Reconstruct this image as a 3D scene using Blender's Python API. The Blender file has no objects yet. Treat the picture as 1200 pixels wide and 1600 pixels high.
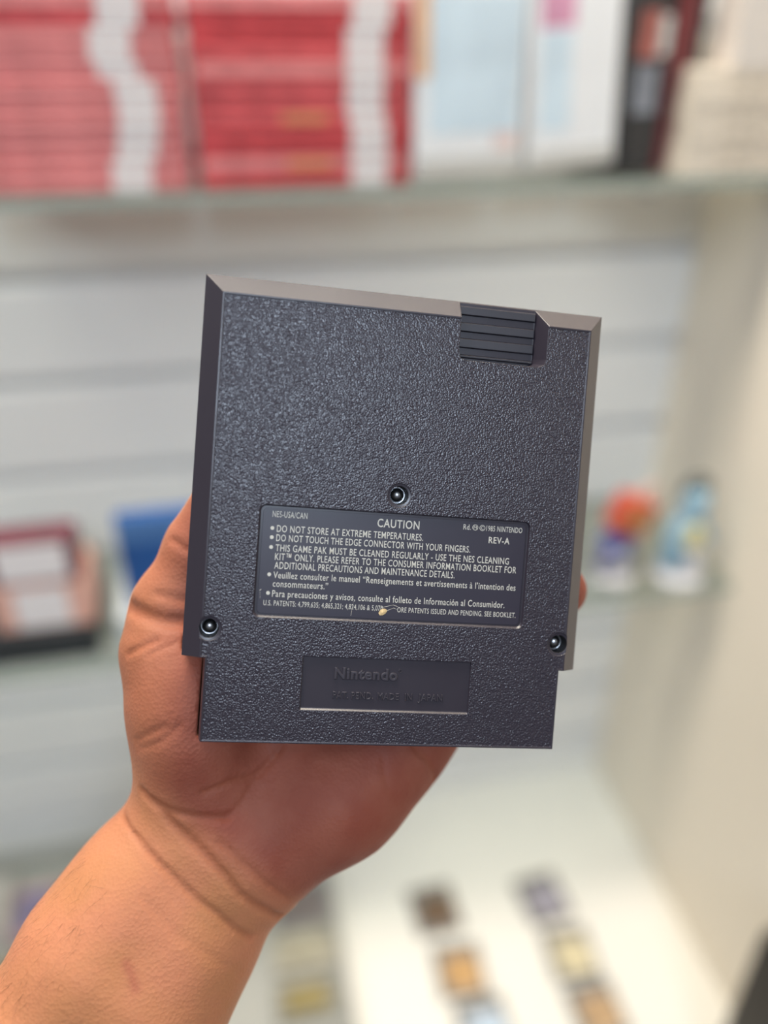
import bpy, bmesh, math, random
import numpy as np
from mathutils import Matrix, Vector

S = bpy.context.scene
COL = S.collection
random.seed(5)
MM = 0.001

# ------------------------------------------------------------------ camera
cam_d = bpy.data.cameras.new('camera')
cam = bpy.data.objects.new('camera', cam_d)
COL.objects.link(cam)
cam_d.sensor_fit = 'VERTICAL'
cam_d.sensor_height = 36.0
cam_d.lens = 29.25
cam_d.clip_start = 0.02
cam.matrix_world = Matrix(((0.978331, 0.100623, -0.18095, 0.0),
                           (-0.206911, 0.506693, -0.836929, 0.0),
                           (0.007472, 0.856234, 0.516533, 1.45),
                           (0, 0, 0, 1)))
cam_d.dof.use_dof = True
cam_d.dof.focus_distance = 0.2465
cam_d.dof.aperture_fstop = 2.5
S.camera = cam

# ------------------------------------------------------------------ view, world, lights
S.view_settings.view_transform = 'Standard'
S.view_settings.look = 'None'
S.view_settings.gamma = 1.0
S.view_settings.exposure = 0.0
S.view_settings.use_curve_mapping = False
S.cycles.use_denoising = True
S.cycles.max_bounces = 8

world = bpy.data.worlds.new('shop_light')
S.world = world
world.use_nodes = True
wn = world.node_tree
wb = wn.nodes['Background']
wb.inputs[1].default_value = 0.185
wt = wn.nodes.new('ShaderNodeTexCoord')
ws = wn.nodes.new('ShaderNodeSeparateXYZ')
wr = wn.nodes.new('ShaderNodeValToRGB')      # a shop seen from inside: dim floor, light walls, bright ceiling
wr.color_ramp.elements[0].position = 0.25
wr.color_ramp.elements[0].color = (0.35, 0.33, 0.31, 1)
wr.color_ramp.elements[1].position = 0.95
wr.color_ramp.elements[1].color = (1.3, 1.3, 1.3, 1)
wm = wn.nodes.new('ShaderNodeMapRange')
wm.inputs['From Min'].default_value = -1
wm.inputs['From Max'].default_value = 1
wn.links.new(wt.outputs['Generated'], ws.inputs[0])
wn.links.new(ws.outputs['Z'], wm.inputs['Value'])
wn.links.new(wm.outputs[0], wr.inputs[0])
wn.links.new(wr.outputs[0], wb.inputs[0])


def area(name, loc, target, sx, sy, power, color):
    d = bpy.data.lights.new(name, 'AREA')
    d.shape = 'RECTANGLE'
    d.size = sx
    d.size_y = sy
    d.energy = power
    d.color = color
    o = bpy.data.objects.new(name, d)
    o.location = loc
    o.rotation_euler = (Vector(target) - Vector(loc)).to_track_quat('-Z', 'Y').to_euler()
    COL.objects.link(o)
    return o


# ceiling panels of the shop: one row in front of the wall, one behind the viewer
area('ceiling_panel_front', (-0.12, 0.68, 2.66), (-0.02, 0.25, 0.6), 1.25, 0.12, 40, (1.0, 0.91, 0.77))
area('ceiling_panel_rear', (-0.02, -1.70, 2.68), (0.0, 0.1, 1.3), 0.34, 0.34, 23, (0.70, 0.83, 1.0))
area('fill_left', (-1.35, -0.55, 2.68), (0.1, 0.7, 0.9), 0.6, 0.6, 11, (0.96, 0.98, 1.0))  # added unseen fill from the left, sets the shade under the upper shelf


# ------------------------------------------------------------------ helpers
def inp(n, *names):
    for k in names:
        if k in n.inputs:
            return n.inputs[k]


def mat(name, color, rough=0.5, metal=0.0, spec=0.5, bump=None, var=None, trans=0.0, coat=0.0):
    """procedural principled material; bump=(scale, strength, distance), var=(scale, amount)"""
    m = bpy.data.materials.new(name)
    m.use_nodes = True
    nt = m.node_tree
    b = nt.nodes['Principled BSDF']
    b.inputs['Base Color'].default_value = (*color, 1)
    b.inputs['Roughness'].default_value = rough
    b.inputs['Metallic'].default_value = metal
    inp(b, 'Specular IOR Level').default_value = spec
    if trans:
        inp(b, 'Transmission Weight').default_value = trans
    if coat:
        inp(b, 'Coat Weight').default_value = coat
    tc = nt.nodes.new('ShaderNodeTexCoord')
    if var:
        n = nt.nodes.new('ShaderNodeTexNoise')
        n.inputs['Scale'].default_value = var[0]
        n.inputs['Detail'].default_value = 3
        nt.links.new(tc.outputs['Object'], n.inputs['Vector'])
        r = nt.nodes.new('ShaderNodeValToRGB')
        r.color_ramp.elements[0].position = 0.3
        r.color_ramp.elements[1].position = 0.7
        r.color_ramp.elements[0].color = (*[max(0, c * (1 - var[1])) for c in color], 1)
        r.color_ramp.elements[1].color = (*[min(1, c * (1 + var[1])) for c in color], 1)
        nt.links.new(n.outputs['Fac'], r.inputs[0])
        nt.links.new(r.outputs[0], b.inputs['Base Color'])
    if bump:
        n = nt.nodes.new('ShaderNodeTexNoise')
        n.inputs['Scale'].default_value = bump[0]
        n.inputs['Detail'].default_value = 2
        nt.links.new(tc.outputs['Object'], n.inputs['Vector'])
        bp = nt.nodes.new('ShaderNodeBump')
        bp.inputs['Strength'].default_value = bump[1]
        bp.inputs['Distance'].default_value = bump[2]
        nt.links.new(n.outputs['Fac'], bp.inputs['Height'])
        nt.links.new(bp.outputs[0], b.inputs['Normal'])
    return m


def link(name, me, parent=None, mats=()):
    o = bpy.data.objects.new(name, me)
    COL.objects.link(o)
    for m in mats:
        me.materials.append(m)
    if parent is not None:
        o.parent = parent
    return o


def bm_obj(name, bm, m, parent=None, smooth=False):
    me = bpy.data.meshes.new(name)
    bmesh.ops.recalc_face_normals(bm, faces=bm.faces[:])
    bm.to_mesh(me)
    bm.free()
    if smooth:
        for p in me.polygons:
            p.use_smooth = True
    return link(name, me, parent, [m] if not isinstance(m, (list, tuple)) else m)


def add_box(bm, lo, hi, bev=0.0, seg=2):
    lo = Vector(lo)
    hi = Vector(hi)
    r = bmesh.ops.create_cube(bm, size=1.0, matrix=Matrix.Translation((lo + hi) / 2) @ Matrix.Diagonal((*(hi - lo), 1)))
    if bev > 0:
        es = list({e for v in r['verts'] for e in v.link_edges})
        bmesh.ops.bevel(bm, geom=es, offset=bev, segments=seg, profile=0.5, affect='EDGES')
    return bm


def box_obj(name, lo, hi, m, parent=None, bev=0.0):
    return bm_obj(name, add_box(bmesh.new(), lo, hi, bev), m, parent)


def add_prism(bm, pts, z0, z1):
    """prism of a closed 2D outline between z0 and z1"""
    a = [bm.verts.new((x, y, z0)) for x, y in pts]
    b = [bm.verts.new((x, y, z1)) for x, y in pts]
    n = len(pts)
    bm.faces.new(a[::-1])
    bm.faces.new(b)
    for i in range(n):
        bm.faces.new((a[i], a[(i + 1) % n], b[(i + 1) % n], b[i]))


def add_lathe(bm, prof, seg=32, center=(0, 0, 0)):
    cx, cy, cz = center
    rings = []
    for r, z in prof:
        if r < 1e-7:
            rings.append([bm.verts.new((cx, cy, cz + z))])
        else:
            rings.append([bm.verts.new((cx + r * math.cos(2 * math.pi * i / seg), cy + r * math.sin(2 * math.pi * i / seg), cz + z)) for i in range(seg)])
    for A, B in zip(rings[:-1], rings[1:]):
        for i in range(seg):
            j = (i + 1) % seg
            q = [A[i % len(A)], A[j % len(A)], B[j % len(B)], B[i % len(B)]]
            q = list(dict.fromkeys(q))
            if len(q) > 2:
                bm.faces.new(q)


def rrect(x0, y0, x1, y1, r, n=6):
    out = []
    for cx, cy, a in ((x1 - r, y1 - r, 0), (x0 + r, y1 - r, 90), (x0 + r, y0 + r, 180), (x1 - r, y0 + r, 270)):
        for i in range(n + 1):
            t = math.radians(a + 90 * i / n)
            out.append((cx + r * math.cos(t), cy + r * math.sin(t)))
    return out


def thing(name, label, cat, loc=(0, 0, 0), rot=(0, 0, 0), group=None):
    o = bpy.data.objects.new(name, None)
    o.empty_display_size = 0.02
    COL.objects.link(o)
    o.location = loc
    o.rotation_euler = rot
    tag(o, label, cat, group)
    return o


def tag(o, label, cat, group=None):
    o['label'] = label
    o['category'] = cat
    if group:
        o['group'] = group


def dup(root, loc, rot=None):
    """copy of a thing with its parts and sub-parts"""
    r = root.copy()
    COL.objects.link(r)
    r.location = loc
    if rot is not None:
        r.rotation_euler = rot
    for ch in list(root.children):
        c = ch.copy()
        COL.objects.link(c)
        c.parent = r
        for g in ch.children:
            d = g.copy()
            COL.objects.link(d)
            d.parent = c
    return r


def structure(o):
    o['kind'] = 'structure'
    return o


ORD = ['lowest', 'second lowest', 'third lowest', 'fourth lowest', 'fifth lowest', 'sixth lowest', 'seventh lowest',
       'eighth lowest', 'ninth lowest', 'tenth lowest', 'eleventh lowest', 'twelfth lowest']

# ------------------------------------------------------------------ the setting
M_wall = mat('wall_laminate', (0.84, 0.84, 0.825), 0.45, var=(3, 0.02))
M_panel = mat('cream_panel', (0.86, 0.785, 0.67), 0.5, var=(2, 0.03))
M_white = mat('white_laminate', (0.86, 0.84, 0.78), 0.4, var=(4, 0.02))
M_floor = mat('grey_floor', (0.30, 0.29, 0.28), 0.5, var=(6, 0.15))

WY = 0.82          # front face of the slatted wall
PX = 0.517         # face of the right side panel
bm = bmesh.new()   # slatted wall: T-groove profile swept along x
prof = []
grooves = [1.234 + 0.1025 * k for k in range(8, -8, -1)]
prof.append((WY, 2.6))
for z in grooves:
    prof += [(WY, z + 0.0075), (WY + 0.004, z + 0.005), (WY + 0.004, z + 0.012), (WY + 0.012, z + 0.012),
             (WY + 0.012, z - 0.012), (WY + 0.004, z - 0.012), (WY + 0.004, z - 0.005), (WY, z - 0.0075)]
prof += [(WY, 0.0), (WY + 0.03, 0.0), (WY + 0.03, 2.6)]
A = [bm.verts.new((-1.6, y, z)) for y, z in prof]
B = [bm.verts.new((PX, y, z)) for y, z in prof]
for i in range(len(prof)):
    j = (i + 1) % len(prof)
    bm.faces.new((A[i], A[j], B[j], B[i]))
structure(bm_obj('wall_back', bm, M_wall))
structure(box_obj('wall_right', (PX, -0.35, 0.0), (PX + 0.03, WY + 0.03, 2.6), M_panel, bev=0.002))
structure(box_obj('floor', (-2.5, -2.5, -0.02), (2.5, 1.2, 0.0), M_floor))

# base cabinet under the wall
base = thing('base_cabinet', 'long white base cabinet along the foot of the slatted wall', 'cabinet', (-0.3, 0.45, 0))
box_obj('plinth', (-1.25, -0.20, 0.0), (0.816, 0.365, 0.07), M_floor, base)
box_obj('carcass', (-1.25, -0.23, 0.07), (0.816, 0.368, 0.43), M_white, base, 0.002)
box_obj('top_board', (-1.27, -0.25, 0.43), (0.816, 0.3695, 0.45), M_white, base, 0.002)

# ------------------------------------------------------------------ glass shelves
M_glass = bpy.data.materials.new('shelf_glass')
M_glass.use_nodes = True
nt = M_glass.node_tree
nt.nodes.remove(nt.nodes['Principled BSDF'])
tr = nt.nodes.new('ShaderNodeBsdfTransparent')
tr.inputs[0].default_value = (0.88, 0.91, 0.89, 1)
gl = nt.nodes.new('ShaderNodeBsdfGlossy')
gl.inputs['Roughness'].default_value = 0.05
lw = nt.nodes.new('ShaderNodeLayerWeight')
pw = nt.nodes.new('ShaderNodeMath')
pw.operation = 'POWER'
pw.inputs[1].default_value = 4.0
nt.links.new(lw.outputs['Facing'], pw.inputs[0])
fr = nt.nodes.new('ShaderNodeMapRange')
fr.inputs['To Min'].default_value = 0.04
fr.inputs['To Max'].default_value = 0.75
nt.links.new(pw.outputs[0], fr.inputs['Value'])
mx = nt.nodes.new('ShaderNodeMixShader')
nt.links.new(fr.outputs[0], mx.inputs[0])
nt.links.new(tr.outputs[0], mx.inputs[1])
nt.links.new(gl.outputs[0], mx.inputs[2])
nt.links.new(mx.outputs[0], nt.nodes['Material Output'].inputs[0])
M_edge = mat('glass_edge', (0.34, 0.40, 0.36), 0.2)
M_steel = mat('bracket_steel', (0.6, 0.6, 0.6), 0.3, metal=1.0)


def glass_shelf(label, x0, x1, yf, z, th=0.008):
    t = thing('glass_shelf', label, 'shelf', (x0, WY, z), group='glass shelves on the slatted wall')
    box_obj('glass_pane', (0, yf - WY + 0.0015, -th), (x1 - x0, -0.002, 0), M_glass, t)
    box_obj('polished_edge', (0, yf - WY, -th), (x1 - x0, yf - WY + 0.0015, 0), M_edge, t)
    for bx in (0.25, (x1 - x0) - 0.12):
        b = bmesh.new()
        add_box(b, (bx, yf - WY + 0.03, -th - 0.016), (bx + 0.004, 0.0, -th), 0.001)
        bm_obj('bracket', b, M_steel, t)
    return t


ZS = 1.330
glass_shelf('upper glass shelf carrying the red cases and white boxes', -0.75, PX - 0.002, 0.680, ZS)
ZL = 0.930
glass_shelf('lower narrow glass shelf carrying the boxed goods and toy figures', -0.75, PX - 0.002, 0.625, ZL)

# ------------------------------------------------------------------ red game cases, two stacks on the upper shelf
M_red = mat('red_case_plastic', (0.60, 0.075, 0.085), 0.30, var=(60, 0.2))
M_red2 = mat('red_spine_paper', (0.66, 0.11, 0.12), 0.4, var=(35, 0.3))
M_red3 = mat('pale_red_spine_paper', (0.76, 0.27, 0.27), 0.4, var=(30, 0.2))
M_logo = mat('white_spine_block', (0.85, 0.80, 0.80), 0.4)
M_tan = mat('tan_spine_print', (0.70, 0.30, 0.14), 0.4)


def game_case(label, group, x, y, z, yaw, mred, lx, seed, tan=False):
    t = thing('game_case', label, 'game case', (x, y, z), (0, 0, yaw), group)
    w, d, h = 0.166, 0.104, 0.0108
    b = bmesh.new()
    add_box(b, (-w, 0.0015, 0.0), (0, d, h / 2 - 0.0002), 0.0012)
    add_box(b, (-w, 0.0015, h / 2 + 0.0002), (0, d, h - 0.0003), 0.0012)
    add_box(b, (-w + 0.002, 0.003, 0.001), (-0.002, d - 0.002, h - 0.001))
    bm_obj('case_shell', b, M_red, t)
    s = box_obj('spine_sleeve', (-w + 0.003, 0.0, 0.0012), (-0.003, 0.002, h - 0.0014), mred, t, 0.0004)
    box_obj('white_block', (lx - 0.029, -0.0004, 0.0003), (lx, 0.0004, h - 0.0006), M_logo, s)
    if tan:
        box_obj('tan_print', (lx - 0.08, -0.0004, 0.002), (lx - 0.045, 0.0004, h - 0.003), M_tan, s)
    return t


lxs_l = [-0.029, -0.029, -0.023, -0.021, -0.018, -0.018, -0.021, -0.030, -0.033, -0.031, -0.026, -0.024]
lxs_r = [-0.019, -0.018, -0.019, -0.019, -0.021, -0.022, -0.021, -0.023, -0.022, -0.022, -0.017, -0.015]
for side, xr, lxs in (('left', -0.003, lxs_l), ('right', 0.170, lxs_r)):
    for i in range(12):
        rnd = random.Random(i * 7 + len(side))
        game_case('red game case lying %s in the %s' % (ORD[i], 'stack cut by the left edge' if side == 'left' else 'stack touching the white boxes'),
                  'red game cases in the %s stack' % side,
                  xr + rnd.uniform(-0.0015, 0.0015), 0.700 + rnd.uniform(-0.001, 0.002), ZS + i * 0.0109, rnd.uniform(-0.008, 0.008),
                  (M_red2, M_red3, M_red2, M_red3, M_red)[rnd.randrange(5)], lxs[i], i, tan=(side == 'right' and i in (1, 4)))

# ------------------------------------------------------------------ white boxes on the upper shelf
M_paper = mat('white_box_card', (0.88, 0.90, 0.92), 0.35, var=(20, 0.03))
M_paleblue = mat('pale_blue_print', (0.66, 0.80, 0.90), 0.35, var=(18, 0.12))
M_orange = mat('orange_print', (0.78, 0.48, 0.28), 0.4, var=(30, 0.2))
M_pink = mat('pink_print', (0.74, 0.36, 0.52), 0.4, var=(40, 0.2))
M_blush = mat('blush_print', (0.82, 0.64, 0.60), 0.4)
M_lightgrey = mat('light_grey_print_and_shade', (0.62, 0.61, 0.58), 0.4)  # print on the black case, painted shelf shade on the white boxes
t = thing('game_box', 'white upright game box with pale blue cover and orange left edge', 'box', (0.1745, 0.700, ZS), (0, math.radians(-1.5), 0), 'white game boxes on the upper shelf')
box_obj('carton', (0, 0, 0.0025), (0.089, 0.022, 0.165), M_paper, t, 0.001)
c = box_obj('cover_print', (0.012, -0.0006, 0.035), (0.086, 0.0, 0.130), M_paleblue, t)
box_obj('edge_strip', (0.001, -0.0006, 0.075), (0.012, 0.0, 0.160), M_orange, t)
box_obj('blush_patch', (0.066, -0.0006, 0.022), (0.085, 0.0, 0.034), M_blush, t)
box_obj('peach_band', (0.012, -0.0006, 0.132), (0.060, 0.0, 0.160), mat('peach_print', (0.82, 0.70, 0.56), 0.4, var=(30, 0.2)), t)
box_obj('foot_shade', (0.002, -0.0006, 0.003), (0.087, 0.0, 0.018), M_lightgrey, t)  # shelf reflection and shade painted in grey across the foot
t = thing('game_box', 'white upright game box with pink and blue strip beside the black case', 'box', (0.2725, 0.700, ZS), (0, math.radians(-4.5), 0), 'white game boxes on the upper shelf')
box_obj('carton', (0, 0, 0.006), (0.075, 0.022, 0.165), M_paper, t, 0.001)
box_obj('pink_patch', (0.008, -0.0006, 0.108), (0.036, 0.0, 0.162), M_pink, t)
box_obj('blue_strip', (0.008, -0.0006, 0.035), (0.034, 0.0, 0.106), M_paleblue, t)
box_obj('foot_shade', (0.002, -0.0006, 0.007), (0.073, 0.0, 0.020), M_lightgrey, t)  # same painted shade along this box's foot

# ------------------------------------------------------------------ dark cases and the cream stack
M_black = mat('black_case', (0.025, 0.026, 0.030), 0.4)
M_maroon = mat('maroon_spine', (0.19, 0.025, 0.032), 0.4, var=(30, 0.3))
M_brick = mat('brick_print', (0.40, 0.12, 0.10), 0.4, var=(60, 0.4))
M_bluegrey = mat('blue_grey_print', (0.22, 0.24, 0.28), 0.4, var=(50, 0.4))
t = thing('game_case', 'upright black game case with brick red picture on its spine', 'game case', (0.3545, 0.702, ZS), (0, math.radians(-1.0), 0), 'dark cases on the upper shelf')
box_obj('case_shell', (0, 0.001, 0.0008), (0.032, 0.105, 0.170), M_black, t, 0.002)
s = box_obj('spine_sleeve', (0.002, 0.0, 0.004), (0.030, 0.0014, 0.166), M_black, t)
box_obj('brick_picture', (0.003, -0.0006, 0.088), (0.021, 0.0002, 0.122), M_brick, s)
box_obj('grey_picture', (0.019, -0.0006, 0.090), (0.030, 0.0002, 0.118), M_lightgrey, s)
box_obj('title_print', (0.004, -0.0006, 0.048), (0.024, 0.0002, 0.084), M_bluegrey, s)
t = thing('game_case', 'upright dark red case between the black case and cream stack', 'game case', (0.3895, 0.712, ZS), (0, math.radians(1.0), 0), 'dark cases on the upper shelf')
box_obj('case_shell', (0, 0.001, 0.0), (0.018, 0.094, 0.170), M_maroon, t, 0.002)
box_obj('spine_sleeve', (0.002, 0.0, 0.004), (0.016, 0.0014, 0.166), M_maroon, t)
t = thing('game_case', 'upright black case rising behind the cream stack', 'game case', (0.4125, 0.728, ZS), (0, math.radians(1.0), 0), 'dark cases on the upper shelf')
box_obj('case_shell', (0, 0.001, 0.0), (0.014, 0.080, 0.170), M_black, t, 0.002)
box_obj('spine_sleeve', (0.002, 0.0, 0.004), (0.012, 0.0014, 0.166), M_black, t)
M_cream = mat('cream_card', (0.74, 0.67, 0.57), 0.45, var=(40, 0.06))
M_creamprint = mat('cream_spine_print', (0.60, 0.53, 0.44), 0.45, var=(120, 0.35))
for i in range(6):
    t = thing('cartridge_box', 'cream flat cartridge box lying %s in the stack by the side panel' % ORD[i], 'box',
              (0.4015 + (i % 3) * 0.0006, 0.682 + (i % 2) * 0.002, ZS + i * 0.0136), group='cream boxes stacked by the side panel')
    box_obj('carton', (0, 0.0005, 0), (0.112, 0.044, 0.0133), M_cream, t, 0.0012)
    box_obj('spine_print', (0.030, 0, 0.003), (0.108, 0.0008, 0.0095), M_creamprint, t)
t = thing('small_carton', 'white small carton with yellow corner on top of the cream stack', 'box', (0.432, 0.683, ZS + 6 * 0.0136))
box_obj('carton', (0, 0.0005, 0), (0.080, 0.040, 0.075), mat('warm_white_card', (0.72, 0.67, 0.62), 0.45), t, 0.0015)
box_obj('yellow_corner', (0.042, -0.0002, 0.002), (0.078, 0.0008, 0.024), mat('yellow_print', (0.62, 0.56, 0.22), 0.4), t)
box_obj('dark_print', (0.054, -0.0002, 0.028), (0.078, 0.0008, 0.062), mat('grey_mauve_print', (0.24, 0.22, 0.24), 0.4), t)

# ------------------------------------------------------------------ goods on the lower glass shelf
M_wine = mat('wine_red_card', (0.13, 0.02, 0.038), 0.4, var=(25, 0.2))
M_win = mat('white_card', (0.84, 0.80, 0.80), 0.35)
M_rose = mat('rose_card', (0.74, 0.42, 0.34), 0.4, var=(25, 0.15))
M_blackbox = mat('black_card', (0.012, 0.016, 0.020), 0.4)
y0 = 0.640
t = thing('low_box', 'flat black box at the bottom of the pile left of the thumb', 'box', (-0.245, y0, ZL), group='pile of boxes left of the thumb')
box_obj('carton', (0, 0, 0), (0.113, 0.10, 0.034), M_blackbox, t, 0.002)
box_obj('lid_line', (0.002, -0.0005, 0.0225), (0.111, 0.0006, 0.0233), M_bluegrey, t)
t = thing('window_box', 'rose pink box with white front window panel above the black box', 'box', (-0.216, y0 + 0.004, ZL + 0.034), group='pile of boxes left of the thumb')
box_obj('carton', (0, 0, 0), (0.086, 0.060, 0.050), M_rose, t, 0.004)
box_obj('front_panel', (0.020, -0.0006, 0.004), (0.066, 0.0006, 0.046), M_win, t, 0.0003)
t = thing('window_box', 'wine red box with white front window panel on top of the pile', 'box', (-0.213, y0 + 0.004, ZL + 0.084), group='pile of boxes left of the thumb')
box_obj('carton', (0, 0, 0), (0.078, 0.030, 0.047), M_wine, t, 0.004)
box_obj('front_panel', (0.010, -0.0006, 0.005), (0.069, 0.0006, 0.041), M_win, t, 0.0003)

M_blue = mat('blue_case_plastic', (0.012, 0.085, 0.30), 0.35, var=(20, 0.1))
M_blue2 = mat('lighter_blue_header', (0.07, 0.18, 0.42), 0.35)
t = thing('game_case', 'bright blue upright case behind the thumb', 'game case', (-0.1005, y0 + 0.008, ZL + 0.040), (0, 0, 0))
box_obj('case_shell', (0, 0.001, 0.0), (0.125, 0.016, 0.100), M_blue, t, 0.002)
box_obj('header_band', (0.001, -0.0002, 0.074), (0.124, 0.0012, 0.098), M_blue2, t)
t = thing('low_box', 'pale white low box carrying the bright blue case', 'box', (-0.112, y0 + 0.002, ZL))
box_obj('carton', (0, 0, 0), (0.140, 0.085, 0.030), mat('pale_card', (0.62, 0.68, 0.70), 0.4), t, 0.002)
box_obj('lid', (-0.0008, -0.0008, 0.030), (0.1408, 0.0858, 0.040), mat('pale_lid', (0.70, 0.75, 0.76), 0.4), t, 0.001)

# toy figures on the lower shelf by the right side panel
M_tred = mat('toy_red', (0.58, 0.09, 0.05), 0.4)
M_torange = mat('toy_orange', (0.46, 0.20, 0.06), 0.45)
M_tblue = mat('toy_blue', (0.05, 0.07, 0.32), 0.4)
M_tskin = mat('toy_blush', (0.72, 0.50, 0.42), 0.45)
M_tgrey = mat('toy_base_grey', (0.30, 0.30, 0.30), 0.4)
M_tlight = mat('toy_light_blue', (0.28, 0.46, 0.58), 0.4)
M_tyel = mat('toy_yellow', (0.66, 0.58, 0.26), 0.4)
M_tdark = mat('toy_dark_hair', (0.06, 0.07, 0.07), 0.5)
M_twhite = mat('toy_white', (0.75, 0.74, 0.76), 0.4)


def blob(name, m, parent, chain):
    b = bmesh.new()
    for (p, q, r0, r1) in chain:
        p, q = Vector(p), Vector(q)
        L = (q - p).length
        pr = [(0, -r0)] + [(r0 * math.sin(math.pi / 2 * k / 5), -r0 * math.cos(math.pi / 2 * k / 5)) for k in range(1, 6)]
        pr += [(r1 * math.cos(math.pi / 2 * k / 5), L + r1 * math.sin(math.pi / 2 * k / 5)) for k in range(0, 5)] + [(0, L + r1)]
        c = bmesh.new()
        add_lathe(c, pr, 16)
        M = Matrix.Translation(p) @ ((q - p).to_track_quat('Z', 'Y').to_matrix().to_4x4() if L > 1e-6 else Matrix.Identity(4))
        c.transform(M)
        me = bpy.data.meshes.new('tmp')
        c.to_mesh(me)
        c.free()
        b.from_mesh(me)
        bpy.data.meshes.remove(me)
    return bm_obj(name, b, m, parent, True)


t = thing('toy_robot', 'small boxy toy robot with red head and blue body by the cartridge edge', 'toy figure', (0.397, 0.668, ZL), group='toy figures on the lower glass shelf')
bm = bmesh.new()
add_lathe(bm, [(0, 0), (0.024, 0), (0.024, 0.004), (0.022, 0.006), (0, 0.006)], 28)
bm_obj('stand', bm, M_twhite, t)
def tilted_box(name, m, parent, c, half, tilt, bev):
    b = bmesh.new()
    add_box(b, [-h for h in half], half, bev, 3)
    b.transform(Matrix.Translation(c) @ Matrix.Rotation(math.radians(tilt), 4, 'Y'))
    return bm_obj(name, b, m, parent, True)


for s_ in (-1, 1):
    tilted_box('foot', M_tgrey, t, (s_ * 0.009 - 0.002, -0.002, 0.010), (0.007, 0.010, 0.0042), 0, 0.0015)
tilted_box('torso', M_tblue, t, (-0.004, 0, 0.032), (0.016, 0.011, 0.0175), 14, 0.004)
tilted_box('chest_plate', M_twhite, t, (-0.003, -0.0115, 0.030), (0.009, 0.0015, 0.007), 14, 0.001)
tilted_box('neck', M_tgrey, t, (0.002, 0, 0.0515), (0.005, 0.005, 0.005), 14, 0.001)
hd = tilted_box('head', M_tred, t, (0.0085, 0, 0.075), (0.020, 0.013, 0.0205), 22, 0.005)
tilted_box('visor', M_torange, hd, (0.0105, -0.0135, 0.076), (0.012, 0.0016, 0.011), 22, 0.001)
tilted_box('antenna', M_tskin, hd, (0.024, 0, 0.099), (0.010, 0.004, 0.006), -30, 0.002)
blob('arm', M_tgrey, t, [((-0.021, -0.002, 0.040), (-0.027, -0.004, 0.022), 0.005, 0.0045)])
blob('arm', M_tgrey, t, [((0.016, -0.002, 0.036), (0.022, -0.006, 0.020), 0.005, 0.0045)])
t = thing('toy_figure', 'light blue toy figure with dark hair and yellow chest by the side panel', 'toy figure', (0.466, 0.655, ZL), group='toy figures on the lower glass shelf')
bm = bmesh.new()
add_lathe(bm, [(0, 0), (0.028, 0), (0.028, 0.005), (0.025, 0.008), (0, 0.008)], 28)
bm_obj('stand', bm, M_twhite, t)
blob('robe', M_tlight, t, [((-0.012, 0, 0.022), (-0.008, 0, 0.050), 0.013, 0.014), ((0.010, 0, 0.022), (0.004, 0, 0.050), 0.013, 0.013), ((0, 0, 0.054), (0.001, 0, 0.068), 0.017, 0.015), ((0.013, -0.002, 0.068), (0.022, -0.008, 0.048), 0.006, 0.005), ((-0.013, -0.002, 0.068), (-0.022, -0.008, 0.050), 0.006, 0.005)])
blob('chest_panel', M_tyel, t, [((0.000, -0.012, 0.050), (0.001, -0.011, 0.062), 0.010, 0.010)])
blob('skirt', M_twhite, t, [((0.008, -0.011, 0.020), (0.006, -0.010, 0.034), 0.010, 0.009)])
blob('head', M_tlight, t, [((0.002, -0.003, 0.090), (0.002, -0.003, 0.094), 0.014, 0.014)])
blob('hair', M_tdark, t, [((0.005, 0.003, 0.106), (0.008, 0.003, 0.108), 0.012, 0.010), ((0.002, 0.006, 0.090), (0.002, 0.006, 0.100), 0.012, 0.012)])

# ------------------------------------------------------------------ goods on the base cabinet
M_gshell = mat('cartridge_grey', (0.22, 0.21, 0.20), 0.5)
ZB = 0.45


def loose_cart(label, x, y, z, yaw, lab, cat='game cartridge', group='small cartridges lying on the white cabinet'):
    t = thing('small_cartridge', label, cat, (x, y, z), (0, 0, yaw), group)
    b = bmesh.new()
    add_box(b, (-0.029, -0.030, 0), (0.029, 0.034, 0.008), 0.002)
    bm_obj('cartridge_shell', b, M_gshell, t)
    b = bmesh.new()
    for k in range(4):
        add_box(b, (-0.026, 0.0235 + k * 0.0024, 0.0078), (0.026, 0.0247 + k * 0.0024, 0.0086))
    bm_obj('grip_ridges', b, M_gshell, t)
    box_obj('sticker', (-0.021, -0.024, 0.0077), (0.023, 0.018, 0.0083), mat('sticker', lab, 0.35, var=(60, 0.35)), t)
    return t


loose_cart('small grey cartridge with brown sticker, farthest in the left row', 0.207, 0.625, ZB, 0.05, (0.16, 0.10, 0.06))
loose_cart('small grey cartridge with orange sticker, middle of the left row', 0.216, 0.542, ZB, -0.06, (0.55, 0.33, 0.14))
loose_cart('small grey cartridge with pale blue sticker, nearest in the left row', 0.226, 0.471, ZB, 0.04, (0.50, 0.60, 0.72))
loose_cart('small grey cartridge with mauve sticker, farthest in the right row', 0.350, 0.612, ZB, 0.1, (0.34, 0.32, 0.38))
loose_cart('small grey cartridge with cream sticker, middle of the right row', 0.356, 0.534, ZB, -0.05, (0.66, 0.58, 0.38))
loose_cart('small grey cartridge with tan sticker, nearest in the right row', 0.359, 0.463, ZB, 0.03, (0.48, 0.32, 0.18))

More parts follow.
